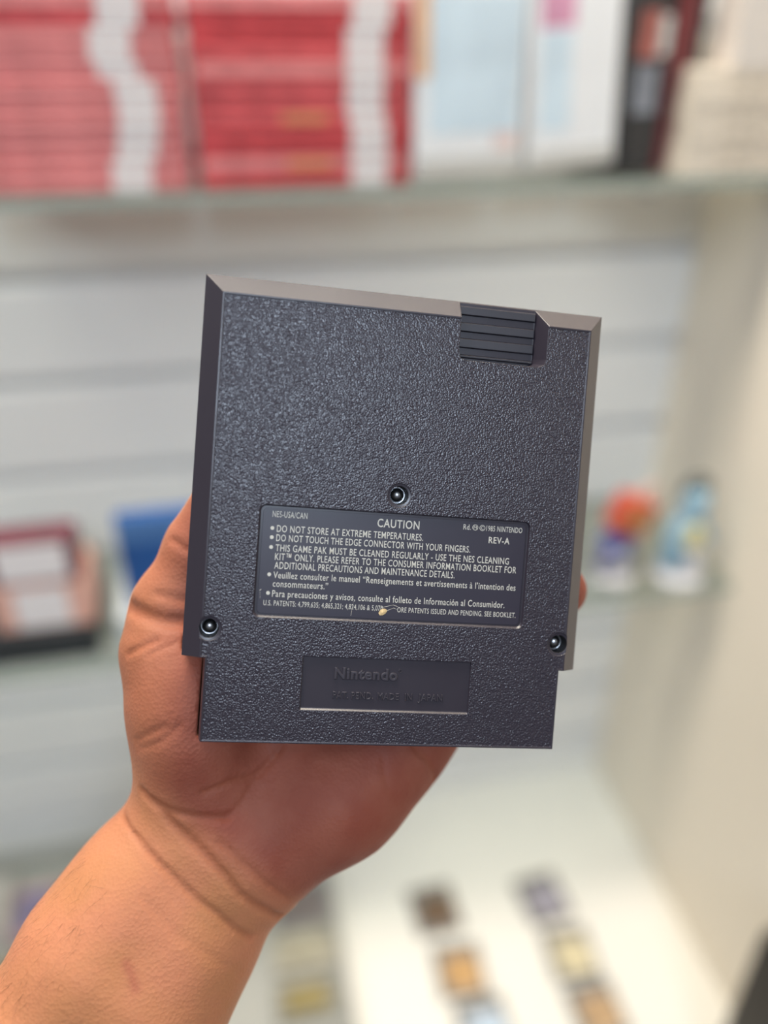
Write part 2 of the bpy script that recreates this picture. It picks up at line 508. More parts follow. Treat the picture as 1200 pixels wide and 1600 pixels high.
# grey display tray on the left with its goods, closed by a white divider
M_tray = mat('grey_tray', (0.40, 0.40, 0.37), 0.5)
t = thing('display_tray', 'grey shallow display tray behind the wrist', 'tray', (-0.62, 0.42, ZB))
box_obj('tray_floor', (0, 0, 0), (0.700, 0.38, 0.006), M_tray, t, 0.001)
for lo, hi in (((0, 0, 0.006), (0.006, 0.38, 0.03)), ((0.694, 0, 0.006), (0.700, 0.38, 0.03)), ((0.006, 0, 0.006), (0.694, 0.006, 0.03)), ((0.006, 0.374, 0.006), (0.694, 0.38, 0.03))):
    box_obj('rim', lo, hi, M_tray, t)
ZT = ZB + 0.006


def flat_pack(label, x, y, w, d, h, col, band, yaw=0.0):
    o = thing('flat_pack', label, 'box', (x, y, ZT), (0, 0, yaw), 'packs lying in the grey tray')
    box_obj('carton', (-w / 2, -d / 2, 0), (w / 2, d / 2, h), mat('pack_card', col, 0.45, var=(40, 0.25)), o, 0.0015)
    box_obj('face_print', (-w * 0.36, -d * 0.36, h - 0.0005), (w * 0.36, d * 0.34, h + 0.0005), mat('pack_print', band, 0.4, var=(50, 0.25)), o)
    return o


flat_pack('mauve grey pack lying in the tray right of the wrist, farthest', 0.040, 0.660, 0.070, 0.045, 0.014, (0.28, 0.25, 0.24), (0.22, 0.18, 0.17))
flat_pack('beige pack lying in the tray between mauve and olive packs', 0.035, 0.598, 0.075, 0.045, 0.014, (0.42, 0.39, 0.31), (0.38, 0.35, 0.26))
flat_pack('olive pack lying in the tray right of the wrist', 0.030, 0.540, 0.070, 0.040, 0.014, (0.26, 0.25, 0.20), (0.27, 0.21, 0.07))
flat_pack('dark grey pack lying nearest in the tray by its white end', 0.035, 0.470, 0.080, 0.045, 0.014, (0.10, 0.10, 0.095), (0.06, 0.06, 0.06))
flat_pack('blue and red pack lying in the tray left of the forearm', -0.290, 0.715, 0.058, 0.075, 0.016, (0.46, 0.30, 0.31), (0.20, 0.19, 0.34))
flat_pack('pale grey pack lying in the tray at the left picture edge', -0.345, 0.735, 0.040, 0.085, 0.016, (0.42, 0.40, 0.38), (0.50, 0.46, 0.42))
flat_pack('brown pack lying in the tray beside the forearm', -0.330, 0.625, 0.080, 0.060, 0.016, (0.20, 0.15, 0.07), (0.16, 0.12, 0.05))

# black carrying bag at the near right
t = thing('black_bag', 'black bag standing on the cabinet against the side panel', 'bag', (0.491, 0.320, ZB))
bm = bmesh.new()
add_box(bm, (-0.040, -0.10, 0), (0.025, 0.07, 0.26), 0.016, 4)
bm_obj('bag_body', bm, mat('black_fabric', (0.022, 0.018, 0.014), 0.6, bump=(300, 0.3, 0.001)), t, True)

# ------------------------------------------------------------------ the grey cartridge (modelled in mm, x right, y up, z out of its back face)
CART = Matrix(((0.985879, 0.165287, -0.026879, 0.03709), (-0.101255, 0.460546, -0.881842, 0.17147),
               (-0.133378, 0.872111, 0.470779, 1.2633), (0, 0, 0, 1)))


def plastic(name, color, rough, grain=0.0, bevel=0.00035, spec=0.5):
    m = bpy.data.materials.new(name)
    m.use_nodes = True
    nt = m.node_tree
    b = nt.nodes['Principled BSDF']
    b.inputs['Base Color'].default_value = (*color, 1)
    b.inputs['Roughness'].default_value = rough
    inp(b, 'Specular IOR Level').default_value = spec
    bv = nt.nodes.new('ShaderNodeBevel')
    bv.samples = 6
    bv.inputs['Radius'].default_value = bevel
    out = bv.outputs[0]
    tc = nt.nodes.new('ShaderNodeTexCoord')
    if grain:
        n = nt.nodes.new('ShaderNodeTexVoronoi')
        n.feature = 'SMOOTH_F1'
        n.inputs['Scale'].default_value = 1950
        n.inputs['Smoothness'].default_value = 0.35
        n3 = nt.nodes.new('ShaderNodeTexNoise')
        n3.inputs['Scale'].default_value = 1200
        n3.inputs['Detail'].default_value = 2
        nt.links.new(tc.outputs['Object'], n3.inputs['Vector'])
        ad = nt.nodes.new('ShaderNodeMath')
        ad.operation = 'SUBTRACT'
        nt.links.new(tc.outputs['Object'], n.inputs['Vector'])
        nt.links.new(n3.outputs['Fac'], ad.inputs[0])
        nt.links.new(n.outputs['Distance'], ad.inputs[1])
        bp = nt.nodes.new('ShaderNodeBump')
        bp.inputs['Strength'].default_value = grain
        bp.inputs['Distance'].default_value = 0.00010
        nt.links.new(ad.outputs[0], bp.inputs['Height'])
        nt.links.new(bv.outputs[0], bp.inputs['Normal'])
        out = bp.outputs[0]
    # faint smudges in the gloss
    n2 = nt.nodes.new('ShaderNodeTexNoise')
    n2.inputs['Scale'].default_value = 60
    n2.inputs['Detail'].default_value = 4
    nt.links.new(tc.outputs['Object'], n2.inputs['Vector'])
    mr = nt.nodes.new('ShaderNodeMapRange')
    mr.inputs['To Min'].default_value = rough - 0.05
    mr.inputs['To Max'].default_value = rough + 0.05
    nt.links.new(n2.outputs['Fac'], mr.inputs['Value'])
    nt.links.new(mr.outputs[0], b.inputs['Roughness'])
    nt.links.new(out, b.inputs['Normal'])
    return m


C_PLA = (0.032, 0.027, 0.039)
M_face = plastic('grained_grey_plastic', C_PLA, 0.27, grain=1.0)
M_smooth = plastic('smooth_grey_plastic', C_PLA, 0.30)
M_label = plastic('label_film', (0.026, 0.022, 0.038), 0.36, bevel=0.0002)
M_ink = mat('label_ink', (0.60, 0.59, 0.54), 0.5)
M_screw = mat('dark_screw_steel', (0.42, 0.43, 0.45), 0.28, metal=1.0)
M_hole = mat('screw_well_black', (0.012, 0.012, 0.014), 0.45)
M_torn = mat('torn_paper', (0.62, 0.46, 0.24), 0.7, var=(900, 0.4))
M_scr = mat('scratch_white', (0.55, 0.53, 0.48), 0.6)

cart = thing('game_cartridge', 'dark grey plastic game cartridge held upright by the hand, back side facing', 'game cartridge')
cart.matrix_world = CART


def outline(W, T, St, N, Bt):
    return [(-W, T), (W, T), (W, St), (N, St), (N, Bt), (-N, Bt), (-N, St), (-W, St)]


def loft(bm, loops, cap0=True, cap1=True):
    V = [[bm.verts.new((x * MM, y * MM, z * MM)) for x, y in L] for L, z in loops]
    n = len(V[0])
    for a, b in zip(V[:-1], V[1:]):
        for i in range(n):
            j = (i + 1) % n
            bm.faces.new((a[i], a[j], b[j], b[i]))
    if cap0:
        bm.faces.new(V[0][::-1])
    if cap1:
        bm.faces.new(V[-1])


bm = bmesh.new()
loft(bm, [(outline(60.0, 133.6, 23.6, 53.7, -0.6), -8.5), (outline(60.0, 133.6, 23.6, 53.7, -0.6), -5.6),
          (outline(54.7, 128.0, 24.3, 53.0, 0.0), 0.0), (outline(54.25, 127.55, 24.7, 52.6, 0.45), 0.0),
          (outline(54.1, 127.4, 24.8, 52.45, 0.6), -0.13)])
bmesh.ops.recalc_face_normals(bm, faces=bm.faces[:])
me = bpy.data.meshes.new('back_shell')
bm.to_mesh(me)
bm.free()
shell = link('back_shell', me, cart)
cutters = []


def cutter(fill):
    b = bmesh.new()
    fill(b)
    bmesh.ops.recalc_face_normals(b, faces=b.faces[:])
    me = bpy.data.meshes.new('cut')
    b.to_mesh(me)
    b.free()
    o = bpy.data.objects.new('cut', me)
    COL.objects.link(o)
    o.parent = cart
    md = shell.modifiers.new('cut', 'BOOLEAN')
    md.operation = 'DIFFERENCE'
    md.solver = 'EXACT'
    md.object = o
    cutters.append(o)


SCREWS = ((-0.3, 74.3), (-52.5, 32.7), (52.4, 32.4))
cutter(lambda b: loft(b, [(rrect(-40.1, 37.15, 40.1, 68.9, 1.5), -0.9), (rrect(-40.5, 36.55, 40.5, 69.1, 1.8), -0.1), (rrect(-40.5, 36.55, 40.5, 69.1, 1.8), 1.0)]))
cutter(lambda b: loft(b, [(rrect(-25.0, 10.45, 25.2, 25.7, 0.2, 2), -0.75), (rrect(-25.2, 9.9, 25.4, 25.8, 0.2, 2), -0.1), (rrect(-25.2, 9.9, 25.4, 25.8, 0.2, 2), 1.0)]))
cutter(lambda b: loft(b, [([(14.7, 118.4), (15.6, 116.4), (17.2, 116.1), (36.6, 116.1), (38.2, 117.0), (38.4, 118.4), (38.4, 137.0), (14.7, 137.0)], -5.2),
                          ([(14.3, 118.0), (14.9, 115.9), (16.6, 115.4), (39.2, 115.4), (41.2, 116.2), (41.7, 118.0), (41.7, 137.0), (14.3, 137.0)], 0.6)]))
cutter(lambda b: loft(b, [(rrect(-57.0, 132.4, -51.0, 136.0, 0.1, 1), -12.0), (rrect(-57.0, 132.4, -51.0, 136.0, 0.1, 1), -6.3)]))
cutter(lambda b: loft(b, [(rrect(51.0, 132.4, 57.0, 136.0, 0.1, 1), -12.0), (rrect(51.0, 132.4, 57.0, 136.0, 0.1, 1), -6.3)]))
for sx, sy in SCREWS:
    cutter(lambda b: add_lathe(b, [(0, 1 * MM), (3.7 * MM, 1 * MM), (3.55 * MM, -0.35 * MM), (2.75 * MM, -0.45 * MM), (2.65 * MM, -6.5 * MM), (0, -6.5 * MM)], 40, (sx * MM, sy * MM, 0)))
dg = bpy.context.evaluated_depsgraph_get()
new = bpy.data.meshes.new_from_object(shell.evaluated_get(dg))
shell.modifiers.clear()
shell.data = new
new.name = 'back_shell'
for o in cutters:
    bpy.data.objects.remove(o)
new.materials.clear()
for m in (M_smooth, M_face, M_hole):
    new.materials.append(m)
for p in new.polygons:
    p.use_smooth = False
    c = p.center / MM
    p.material_index = 1 if (p.normal.z > 0.99 and -0.2 < c.z < -0.05) else 0
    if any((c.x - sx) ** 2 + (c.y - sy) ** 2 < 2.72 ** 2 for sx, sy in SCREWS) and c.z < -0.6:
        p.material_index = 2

bm = bmesh.new()
loft(bm, [(outline(58.8, 132.4, 24.4, 52.6, 0.6), -17.0), (outline(59.9, 133.5, 23.7, 53.6, -0.5), -15.8), (outline(59.9, 133.5, 23.7, 53.6, -0.5), -8.55)])
bm_obj('front_shell', bm, M_smooth, cart)

bm = bmesh.new()
for ya, yb in ((129.7, 131.9), (124.8, 127.1), (120.0, 122.4), (117.0, 117.5)):
    loft(bm, [([(14.8, ya - 0.2), (38.3, ya - 0.2), (38.3, yb + 0.45), (14.8, yb + 0.45)], -5.2), ([(14.8, ya), (38.2, ya), (38.2, yb), (14.8, yb)], -4.2)])
bm_obj('finger_grip', bm, plastic('grip_plastic', (0.024, 0.023, 0.034), 0.42, bevel=0.00025), cart)

for sx, sy in SCREWS:
    bm = bmesh.new()
    pr = [(2.62, -6.4), (2.62, -4.9), (2.45, -4.75), (2.3, -4.9), (2.15, -4.9)]
    pr += [(2.1 * math.cos(math.radians(a)), -4.6 + 1.7 * math.sin(math.radians(a))) for a in range(0, 90, 10)] + [(0, -2.9)]
    add_lathe(bm, [(r * MM, z * MM) for r, z in pr], 28, (sx * MM, sy * MM, 0))
    bm_obj('screw', bm, M_screw, cart, True)

# ---- lettering
_tmp = bpy.data.curves.new('t', 'FONT')


def text_mesh(body, x0, x1, base, cap, z, depth, bold=0.0, height_of='H', slope=0.0):
    """mesh data (verts, faces) of one line fitted between x0 and x1 with the given cap height, mm"""
    def make(s):
        cu = bpy.data.curves.new('t', 'FONT')
        cu.body = s
        cu.size = 1.0
        cu.space_character = 1.09
        cu.offset = bold
        cu.extrude = 0.1
        cu.bevel_depth = slope
        cu.bevel_resolution = 0
        cu.resolution_u = 3
        o = bpy.data.objects.new('t', cu)
        COL.objects.link(o)
        d = bpy.context.evaluated_depsgraph_get()
        m = bpy.data.meshes.new_from_object(o.evaluated_get(d))
        bpy.data.objects.remove(o)
        bpy.data.curves.remove(cu)
        V = np.array([v.co[:] for v in m.vertices])
        F = [tuple(p.vertices) for p in m.polygons]
        bpy.data.meshes.remove(m)
        return V, F
    H, _ = make(height_of)
    hh = H[:, 1].max() - max(0, H[:, 1].min())
    V, F = make(body)
    sx = (x1 - x0) / (V[:, 0].max() - V[:, 0].min())
    V2 = np.empty_like(V)
    V2[:, 0] = x0 + (V[:, 0] - V[:, 0].min()) * sx
    V2[:, 1] = base + V[:, 1] * cap / hh
    V2[:, 2] = z + (V[:, 2] - V[:, 2].min()) / (V[:, 2].max() - V[:, 2].min()) * depth
    return V2 * MM, F


def join_text(name, items, m, parent):
    V, F, n = [], [], 0
    for v, f in items:
        V += v.tolist()
        F += [tuple(i + n for i in q) for q in f]
        n += len(v)
    me = bpy.data.meshes.new(name)
    me.from_pydata(V, [], F)
    return link(name, me, parent, [m])


def ring(cx, cy, r0, r1, z0, z1, n=24):
    V, F = [], []
    for i in range(n):
        a = 2 * math.pi * i / n
        for r in (r0, r1):
            for z in (z0, z1):
                V.append(((cx + r * math.cos(a)) * MM, (cy + r * math.sin(a)) * MM, z * MM))
    for i in range(n):
        a, b = 4 * i, 4 * ((i + 1) % n)
        F += [(a + 1, a + 3, b + 3, b + 1), (a + 2, b + 2, b + 3, a + 3), (a, a + 1, b + 1, b)]
    return np.array(V), F


def disc(cx, cy, r, z0, z1, n=20):
    V = [((cx + r * math.cos(2 * math.pi * i / n)) * MM, (cy + r * math.sin(2 * math.pi * i / n)) * MM, z * MM) for z in (z0, z1) for i in range(n)]
    F = [tuple(range(n, 2 * n))] + [(i, (i + 1) % n, n + (i + 1) % n, n + i) for i in range(n)]
    return np.array(V), F


ZL0, ZL1 = -0.9, -0.74
bm = bmesh.new()
loft(bm, [(rrect(-39.4, 37.5, 39.4, 68.2, 1.4), ZL0), (rrect(-39.4, 37.5, 39.4, 68.2, 1.4), ZL1)])
label = bm_obj('caution_label', bm, M_label, cart)
label['label'] = 'dark purple-grey printed caution label'
ZI, DI = ZL1, 0.02
T = []
for body, x0, x1, mid, cap, bold in (
        ('NES-USA/CAN', -36.7, -26.7, 66.5, 1.75, 0.0), ('CAUTION', -6.1, 6.5, 65.9, 2.4, 0.012),
        ('Rd.', 19.9, 22.2, 66.35, 1.6, 0.004), ('1985 NINTENDO', 27.0, 38.2, 66.35, 1.6, 0.004), ('REV-A', 28.0, 34.5, 62.9, 1.9, 0.008),
        ('DO NOT STORE AT EXTREME TEMPERATURES.', -35.2, 7.9, 62.35, 1.95, 0.004),
        ('DO NOT TOUCH THE EDGE CONNECTOR WITH YOUR FINGERS.', -35.2, 22.5, 59.7, 1.95, 0.004),
        ('THIS GAME PAK MUST BE CLEANED REGULARLY - USE THE NES CLEANING', -35.2, 34.8, 56.8, 1.95, 0.004),
        ('KIT\u2122 ONLY. PLEASE REFER TO THE CONSUMER INFORMATION BOOKLET FOR', -35.2, 37.3, 54.25, 1.95, 0.004),
        ('ADDITIONAL PRECAUTIONS AND MAINTENANCE DETAILS.', -35.2, 18.3, 51.75, 1.95, 0.004),
        ('Veuillez consulter le manuel \u201cRenseignements et avertissements \u00e0 l\u2019intention des', -35.3, 37.5, 48.95, 1.9, 0.004),
        ('consommateurs.\u201d', -35.3, -19.3, 46.45, 1.9, 0.004),
        ('Para precauciones y avisos, consulte al folleto de Informaci\u00f3n al Consumidor.', -35.3, 34.5, 43.55, 1.9, 0.004),
        ('U.S. PATENTS: 4,799,635; 4,865,321; 4,824,106 & 5,070', -37.6, -2.7, 40.75, 1.5, 0.0),
        ('ORE PATENTS ISSUED AND PENDING. SEE BOOKLET.', 1.7, 38.2, 40.55, 1.5, 0.0)):
    T.append(text_mesh(body, x0, x1, mid - cap / 2, cap, ZI, DI, bold))
for bx, by in ((-36.5, 62.4), (-36.5, 59.75), (-36.5, 56.9), (-36.5, 49.0), (-36.5, 43.6)):
    T.append(disc(bx, by, 0.55, ZI, ZI + DI))
T.append(ring(23.55, 66.35, 0.72, 0.88, ZI, ZI + DI))
T.append(text_mesh('M', 23.1, 24.0, 65.9, 0.9, ZI, DI, 0.0))
T.append(ring(25.75, 66.35, 0.72, 0.88, ZI, ZI + DI))
T.append(text_mesh('C', 25.3, 26.15, 65.85, 1.0, ZI, DI, 0.0))
join_text('printed_text', T, M_ink, label)

# torn spot and scratches on the label
rt = random.Random(3)
bm = bmesh.new()
pts = [(-3.9, 39.3), (-3.4, 38.6), (-2.5, 38.7), (-1.7, 39.3), (-1.3, 40.0), (-1.6, 40.5), (-2.4, 40.7), (-3.4, 40.3)]
vs = [bm.verts.new((x * MM, y * MM, (ZL1 + 0.02 + 0.10 * rt.random()) * MM)) for x, y in pts]
ctr = bm.verts.new((-2.6 * MM, 39.6 * MM, (ZL1 + 0.22) * MM))
for i in range(len(vs)):
    bm.faces.new((vs[i], vs[(i + 1) % len(vs)], ctr))
tp = bm_obj('torn_patch', bm, M_torn, label)
tp['label'] = 'torn spot showing tan paper'


def sliver(a, b, w):
    bm = bmesh.new()
    a, b = Vector(a), Vector(b)
    d = (b - a).normalized()
    n = Vector((-d.y, d.x)) * w / 2
    q = [a + n, a - n, b - n * 0.4, b + n * 0.4]
    lo = [bm.verts.new((p.x * MM, p.y * MM, ZL1 * MM)) for p in q]
    hi = [bm.verts.new((p.x * MM, p.y * MM, (ZL1 + 0.03) * MM)) for p in q]
    bm.faces.new(hi)
    for i in range(4):
        bm.faces.new((lo[i], lo[(i + 1) % 4], hi[(i + 1) % 4], hi[i]))
    bm_obj('scratch', bm, M_scr, label)


for a, b, w in (((-3.2, 40.9), (0.4, 41.9), 0.16), ((0.4, 41.9), (1.9, 41.4), 0.16), ((-1.4, 40.1), (0.6, 41.0), 0.14), ((0.6, 41.0), (1.6, 40.6), 0.13),
                ((-12.0, 38.1), (-11.7, 41.0), 0.10), ((-11.7, 41.0), (-11.5, 42.6), 0.04), ((-38.9, 44.2), (-38.5, 44.6), 0.25), ((-38.7, 42.0), (-38.75, 43.9), 0.06)):
    sliver(a, b, w)

# raised moulded lettering in the lower recess
E_ = [text_mesh('Nintendo', -15.7, 3.3, 19.45, 3.35, -0.95, 0.62, 0.012, slope=0.04), ring(3.95, 22.3, 0.35, 0.52, -0.75, -0.50, 16),
      text_mesh('R', 3.75, 4.15, 22.05, 0.5, -0.75, 0.22)]
E_ += [text_mesh('PAT.', -15.7, -11.1, 13.55, 2.05, -0.90, 0.50, -0.02, slope=0.05), text_mesh('PEND.', -10.2, -3.6, 13.55, 2.05, -0.90, 0.50, -0.02, slope=0.05),
       text_mesh('MADE', -2.4, 4.1, 13.55, 2.05, -0.90, 0.50, -0.02, slope=0.05), text_mesh('IN', 5.9, 8.1, 13.55, 2.05, -0.90, 0.50, -0.02, slope=0.05),
       text_mesh('JAPAN', 9.9, 17.4, 13.55, 2.05, -0.90, 0.50, -0.02, slope=0.05)]
join_text('embossed_lettering', E_, plastic('raised_letter_plastic', C_PLA, 0.40, bevel=0.00018), cart)

# ------------------------------------------------------------------ the hand: tapered limbs (x, y, z, radius) in mm, in the cartridge's axes
PRIMS = [
    ('forearm radius', 10, [(-141.4, -195.5, -14.0, 25.8), (-114.6, -145.2, -18.0, 25.7), (-97.8, -108.5, -22.0, 24.7), (-79.9, -76.7, -26.0, 23.3), (-69.2, -58.4, -29.0, 21.0), (-59.5, -42.5, -32.0, 19.5)]),
    ('forearm ulna', 10, [(-126.3, -208.2, -14.0, 26.3), (-100.3, -156.3, -18.0, 26.2), (-81.4, -120.7, -22.0, 25.2), (-63.3, -88.5, -26.0, 23.8), (-52.8, -69.6, -29.0, 21.5), (-43.9, -53.0, -32.0, 19.9)]),
    ('index metacarpal', 14, [(-47.4, -43.1, -34.0, 15.7), (-35.5, -18.6, -38.0, 14.9), (-14.1, 27.0, -36.0, 13.4)]),
    ('middle metacarpal', 14, [(-44.2, -44.2, -34.0, 16.6), (-23.5, -20.2, -40.0, 13.9), (6.2, 20.0, -37.0, 12.9)]),
    ('ring metacarpal', 14, [(-41.1, -44.2, -34.0, 15.9), (-12.8, -19.3, -38.0, 13.1), (19.4, 11.9, -36.0, 12.1)]),
    ('little metacarpal', 14, [(-36.9, -44.8, -33.0, 15.9), (-0.2, -21.7, -34.0, 13.1), (15.1, -7.3, -34.0, 11.8), (26.8, 5.0, -33.0, 10.8)]),
    ('hypothenar', 16, [(-31.1, -43.9, -30.0, 15.8), (-8.8, -26.7, -27.0, 14.6), (4.0, -14.0, -28.0, 12.0)]),
    ('thenar', 14, [(-50.2, -30.6, -32.0, 16.4), (-56.1, -13.5, -28.0, 14.4), (-60.4, 4.2, -27.0, 13.8), (-64.2, 18.6, -29.0, 13.5)]),
    ('thenar pad', 10, [(-54.3, -5.3, -22.0, 11.7), (-55.5, 12.6, -23.0, 11.8)]),
    ('thumb', 7, [(-66.2, 20.3, -32.0, 14.0), (-65.3, 32.5, -34.0, 12.1), (-56.6, 52.8, -33.0, 11.3), (-50.5, 65.3, -30.0, 10.1), (-46.9, 73.6, -28.0, 8.4)]),
    ('thumb web', 16, [(-52.9, 18.4, -44.0, 8.5), (-31.5, 19.7, -42.0, 8.6)]),
    ('index finger', 2.2, [(-14.1, 27.0, -36.0, 12.1), (21.1, 58.6, -32.0, 10.2), (42.9, 77.5, -28.0, 9.1), (57.9, 88.5, -26.0, 8.1)]),
    ('middle finger', 2.2, [(6.2, 20.0, -37.0, 12.4), (35.8, 45.8, -33.0, 10.4), (51.2, 58.6, -28.0, 9.5), (58.6, 64.4, -26.0, 8.1)]),
    ('ring finger', 2.2, [(19.4, 11.9, -36.0, 11.9), (45.3, 30.0, -34.0, 10.3), (57.2, 41.5, -28.0, 9.6), (60.5, 46.2, -24.0, 9.2)]),
    ('little finger', 2.2, [(25.4, 5.8, -33.0, 9.8), (45.5, 16.2, -31.0, 8.4), (54.9, 23.7, -27.0, 7.7), (58.3, 28.6, -25.0, 6.8)]),
]
CREASES = [
    ('wrist fold', 1, 1.5, [[-69.8, -21.2, -17.4], [-63.3, -24.9, -13.0], [-60.5, -28.5, -12.3], [-50.3, -36.4, -9.5], [-42.6, -43.7, -7.9], [-38.5, -48.6, -7.9], [-34.8, -51.6, -8.7], [-29.3, -56.0, -11.6], [-25.4, -60.7, -17.0]]),
    ('thenar fold', 0.8, 1.3, [[-65.9, -23.1, -14.3], [-63.3, -24.3, -12.9], [-59.0, -25.2, -11.5], [-54.6, -25.9, -10.9], [-48.5, -26.5, -10.9], [-43.8, -26.5, -11.5]]),
    ('wrist line', 0.7, 1.2, [[-76.0, -32.1, -25.6], [-68.5, -36.1, -14.3], [-59.4, -43.4, -10.0], [-52.6, -49.1, -8.8], [-49.2, -51.7, -8.3], [-44.7, -54.8, -8.3], [-39.3, -59.9, -9.5], [-33.9, -64.9, -13.0]]),
    ('shade edge', 0.18, 1.8, [[-66.9, -48.7, -7.5], [-56.9, -58.8, -5.7], [-45.7, -66.6, -6.0], [-36.9, -75.1, -11.6]]),  # cartridge's shade edge on the forearm, put in as a faint groove
    ('palm line', 0.8, 1.1, [[-28.4, -7.4, -20.1], [-31.3, -11.5, -18.7], [-34.9, -15.1, -16.8], [-38.7, -15.9, -15.0], [-43.3, -16.0, -12.4], [-47.2, -17.2, -10.8], [-51.4, -18.7, -10.0]]),
    ('palm line', 0.5, 1, [[-32.1, -11.8, -18.5], [-35.4, -15.6, -16.4], [-39.0, -21.5, -13.5], [-41.4, -24.8, -12.2], [-44.3, -27.0, -11.3]]),
    ('heel line', 0.5, 1, [[-45.7, -33.6, -9.7], [-42.1, -36.0, -9.0], [-35.5, -41.4, -8.3], [-31.0, -45.7, -8.7], [-25.1, -51.0, -11.6], [-18.7, -59.5, -23.9]]),
    ('edge line', 0.8, 1.2, [[12.9, -4.5, -15.1], [14.7, -6.5, -15.1], [18.1, -9.7, -16.1], [20.4, -13.2, -17.9], [22.3, -17.3, -21.3]]),
    ('edge line', 0.3, 1, [[2.8, -7.2, -12.8], [3.8, -13.6, -10.9], [5.3, -18.5, -10.7], [7.8, -22.2, -11.9]]),
    ('thenar line', 0.7, 1.1, [[-76.8, 20.1, -19.9], [-73.6, 22.5, -17.6], [-70.6, 24.2, -16.5], [-68.2, 25.3, -16.1]]),
    ('thenar line', 0.3, 1.1, [[-70.2, 21.0, -15.0], [-66.0, 23.6, -14.5], [-60.6, 25.6, -15.3]]),
    ('thenar line', 0.4, 1.2, [[-72.4, -5.2, -15.4], [-69.5, -2.5, -12.0], [-65.5, 0.3, -9.4], [-63.5, 1.4, -8.5]]),
    ('thenar line', 0.3, 1.2, [[-71.4, -7.3, -14.9], [-64.7, -3.4, -9.2], [-59.4, 2.0, -7.6]]),
    ('thumb base fold', 1.8, 2.2, [[-78.1, 33.2, -28.4], [-75.2, 32.7, -23.6], [-70.9, 31.7, -20.2], [-66.5, 31.0, -18.6], [-61.2, 30.8, -18.8], [-57.4, 30.3, -20.1]]),
    ('thumb line', 0.6, 1.3, [[-66.5, 55.3, -24.8], [-64.5, 54.4, -22.7], [-61.8, 52.9, -21.0], [-59.4, 52.6, -20.3]]),
    ('thumb line', 0.5, 1.6, [[-69.6, 38.6, -22.0], [-66.2, 38.1, -20.8], [-61.7, 37.2, -20.6], [-58.5, 36.8, -21.5]]),
]
SCAR = [[-69.8, -66.3, -3.1], [-68.1, -69.2, -2.5], [-66.5, -73.0, -1.6]]


def rcone(P, a, b):
    A = np.array(a[:3], np.float32)
    BA = np.array(b[:3], np.float32) - A
    pa = P - A
    h = np.clip((pa @ BA) / float(BA @ BA), 0, 1)
    d = pa - h[..., None] * BA
    return np.sqrt((d * d).sum(-1)) - (a[3] + (b[3] - a[3]) * h)


def sdbox(P, lo, hi):
    lo = np.array(lo, np.float32)
    hi = np.array(hi, np.float32)
    q = np.abs(P - (lo + hi) / 2) - (hi - lo) / 2
    return np.sqrt((np.maximum(q, 0) ** 2).sum(-1)) + np.minimum(q.max(-1), 0)


def seg_dist(P, a, b):
    A = np.array(a, np.float32)
    BA = np.array(b, np.float32) - A
    pa = P - A
    h = np.clip((pa @ BA) / max(1e-6, float(BA @ BA)), 0, 1)
    d = pa - h[..., None] * BA
    return np.sqrt((d * d).sum(-1))


STEP = 0.75
lo = np.array([-172.0, -240.0, -62.0])
hi = np.array([74.0, 102.0, 18.0])
shape = np.ceil((hi - lo) / STEP).astype(int) + 1
ax = [(lo[i] + np.arange(shape[i]) * STEP).astype(np.float32) for i in range(3)]
D = np.full(shape, 30.0, np.float32)


def window(pts, pad):
    p = np.array(pts)
    a = np.maximum(((p.min(0) - pad - lo) / STEP).astype(int), 0)
    b = np.minimum(((p.max(0) + pad - lo) / STEP).astype(int) + 2, shape)
    sl = tuple(slice(a[i], b[i]) for i in range(3))
    G = np.stack(np.meshgrid(*[ax[i][sl[i]] for i in range(3)], indexing='ij'), -1)
    return sl, G


for nm, k, ch in PRIMS:
    for a, b in zip(ch[:-1], ch[1:]):
        sl, G = window([a[:3], b[:3]], max(a[3], b[3]) + 18)
        e = rcone(G, a, b)
        o_ = D[sl]
        h = np.maximum(k - np.abs(o_ - e), 0) / k
        D[sl] = np.minimum(o_, e) - h * h * k * 0.25
# skin creases are real grooves, and one shade edge is grooved in with them
for nm, dep, wid, ch in CREASES:
    if len(ch) < 2:
        continue
    sl, G = window(ch, wid * 3)
    d = np.full(G.shape[:3], 1e3, np.float32)
    for a, b in zip(ch[:-1], ch[1:]):
        d = np.minimum(d, seg_dist(G, a, b))
    D[sl] += 1.35 * dep * np.exp(-(d / (0.85 * wid)) ** 2)
# the hand stops at the cartridge it grips
for l_, h_ in (((-60.5, 23.1, -17.45), (60.5, 134.5, 0.5)), ((-54.2, -1.1, -17.45), (54.2, 25.0, 0.5))):
    sl, G = window([l_, h_], 6)
    D[sl] = np.maximum(D[sl], -sdbox(G, l_, h_))

# naive surface nets
ins = D < 0
nx, ny, nz = shape
c = np.zeros((nx - 1, ny - 1, nz - 1), np.int8)
for i in (0, 1):
    for j in (0, 1):
        for k in (0, 1):
            c += ins[i:nx - 1 + i, j:ny - 1 + j, k:nz - 1 + k]
cell = np.argwhere((c > 0) & (c < 8))
idx = -np.ones(c.shape, np.int64)
idx[tuple(cell.T)] = np.arange(len(cell))
acc = np.zeros((len(cell), 3))
cnt = np.zeros(len(cell))
cor = [(i, j, k) for i in (0, 1) for j in (0, 1) for k in (0, 1)]
for p in cor:
    for a_ in range(3):
        if p[a_] == 0:
            q = list(p)
            q[a_] = 1
            v0 = D[tuple((cell + p).T)]
            v1 = D[tuple((cell + q).T)]
            w = (v0 < 0) != (v1 < 0)
            t_ = np.where(w, v0 / np.where(w, v0 - v1, 1), 0)
            pos = cell + np.array(p) + t_[:, None] * np.eye(3)[a_]
            acc[w] += pos[w]
            cnt += w
V = acc / cnt[:, None] * STEP + lo
Q = []
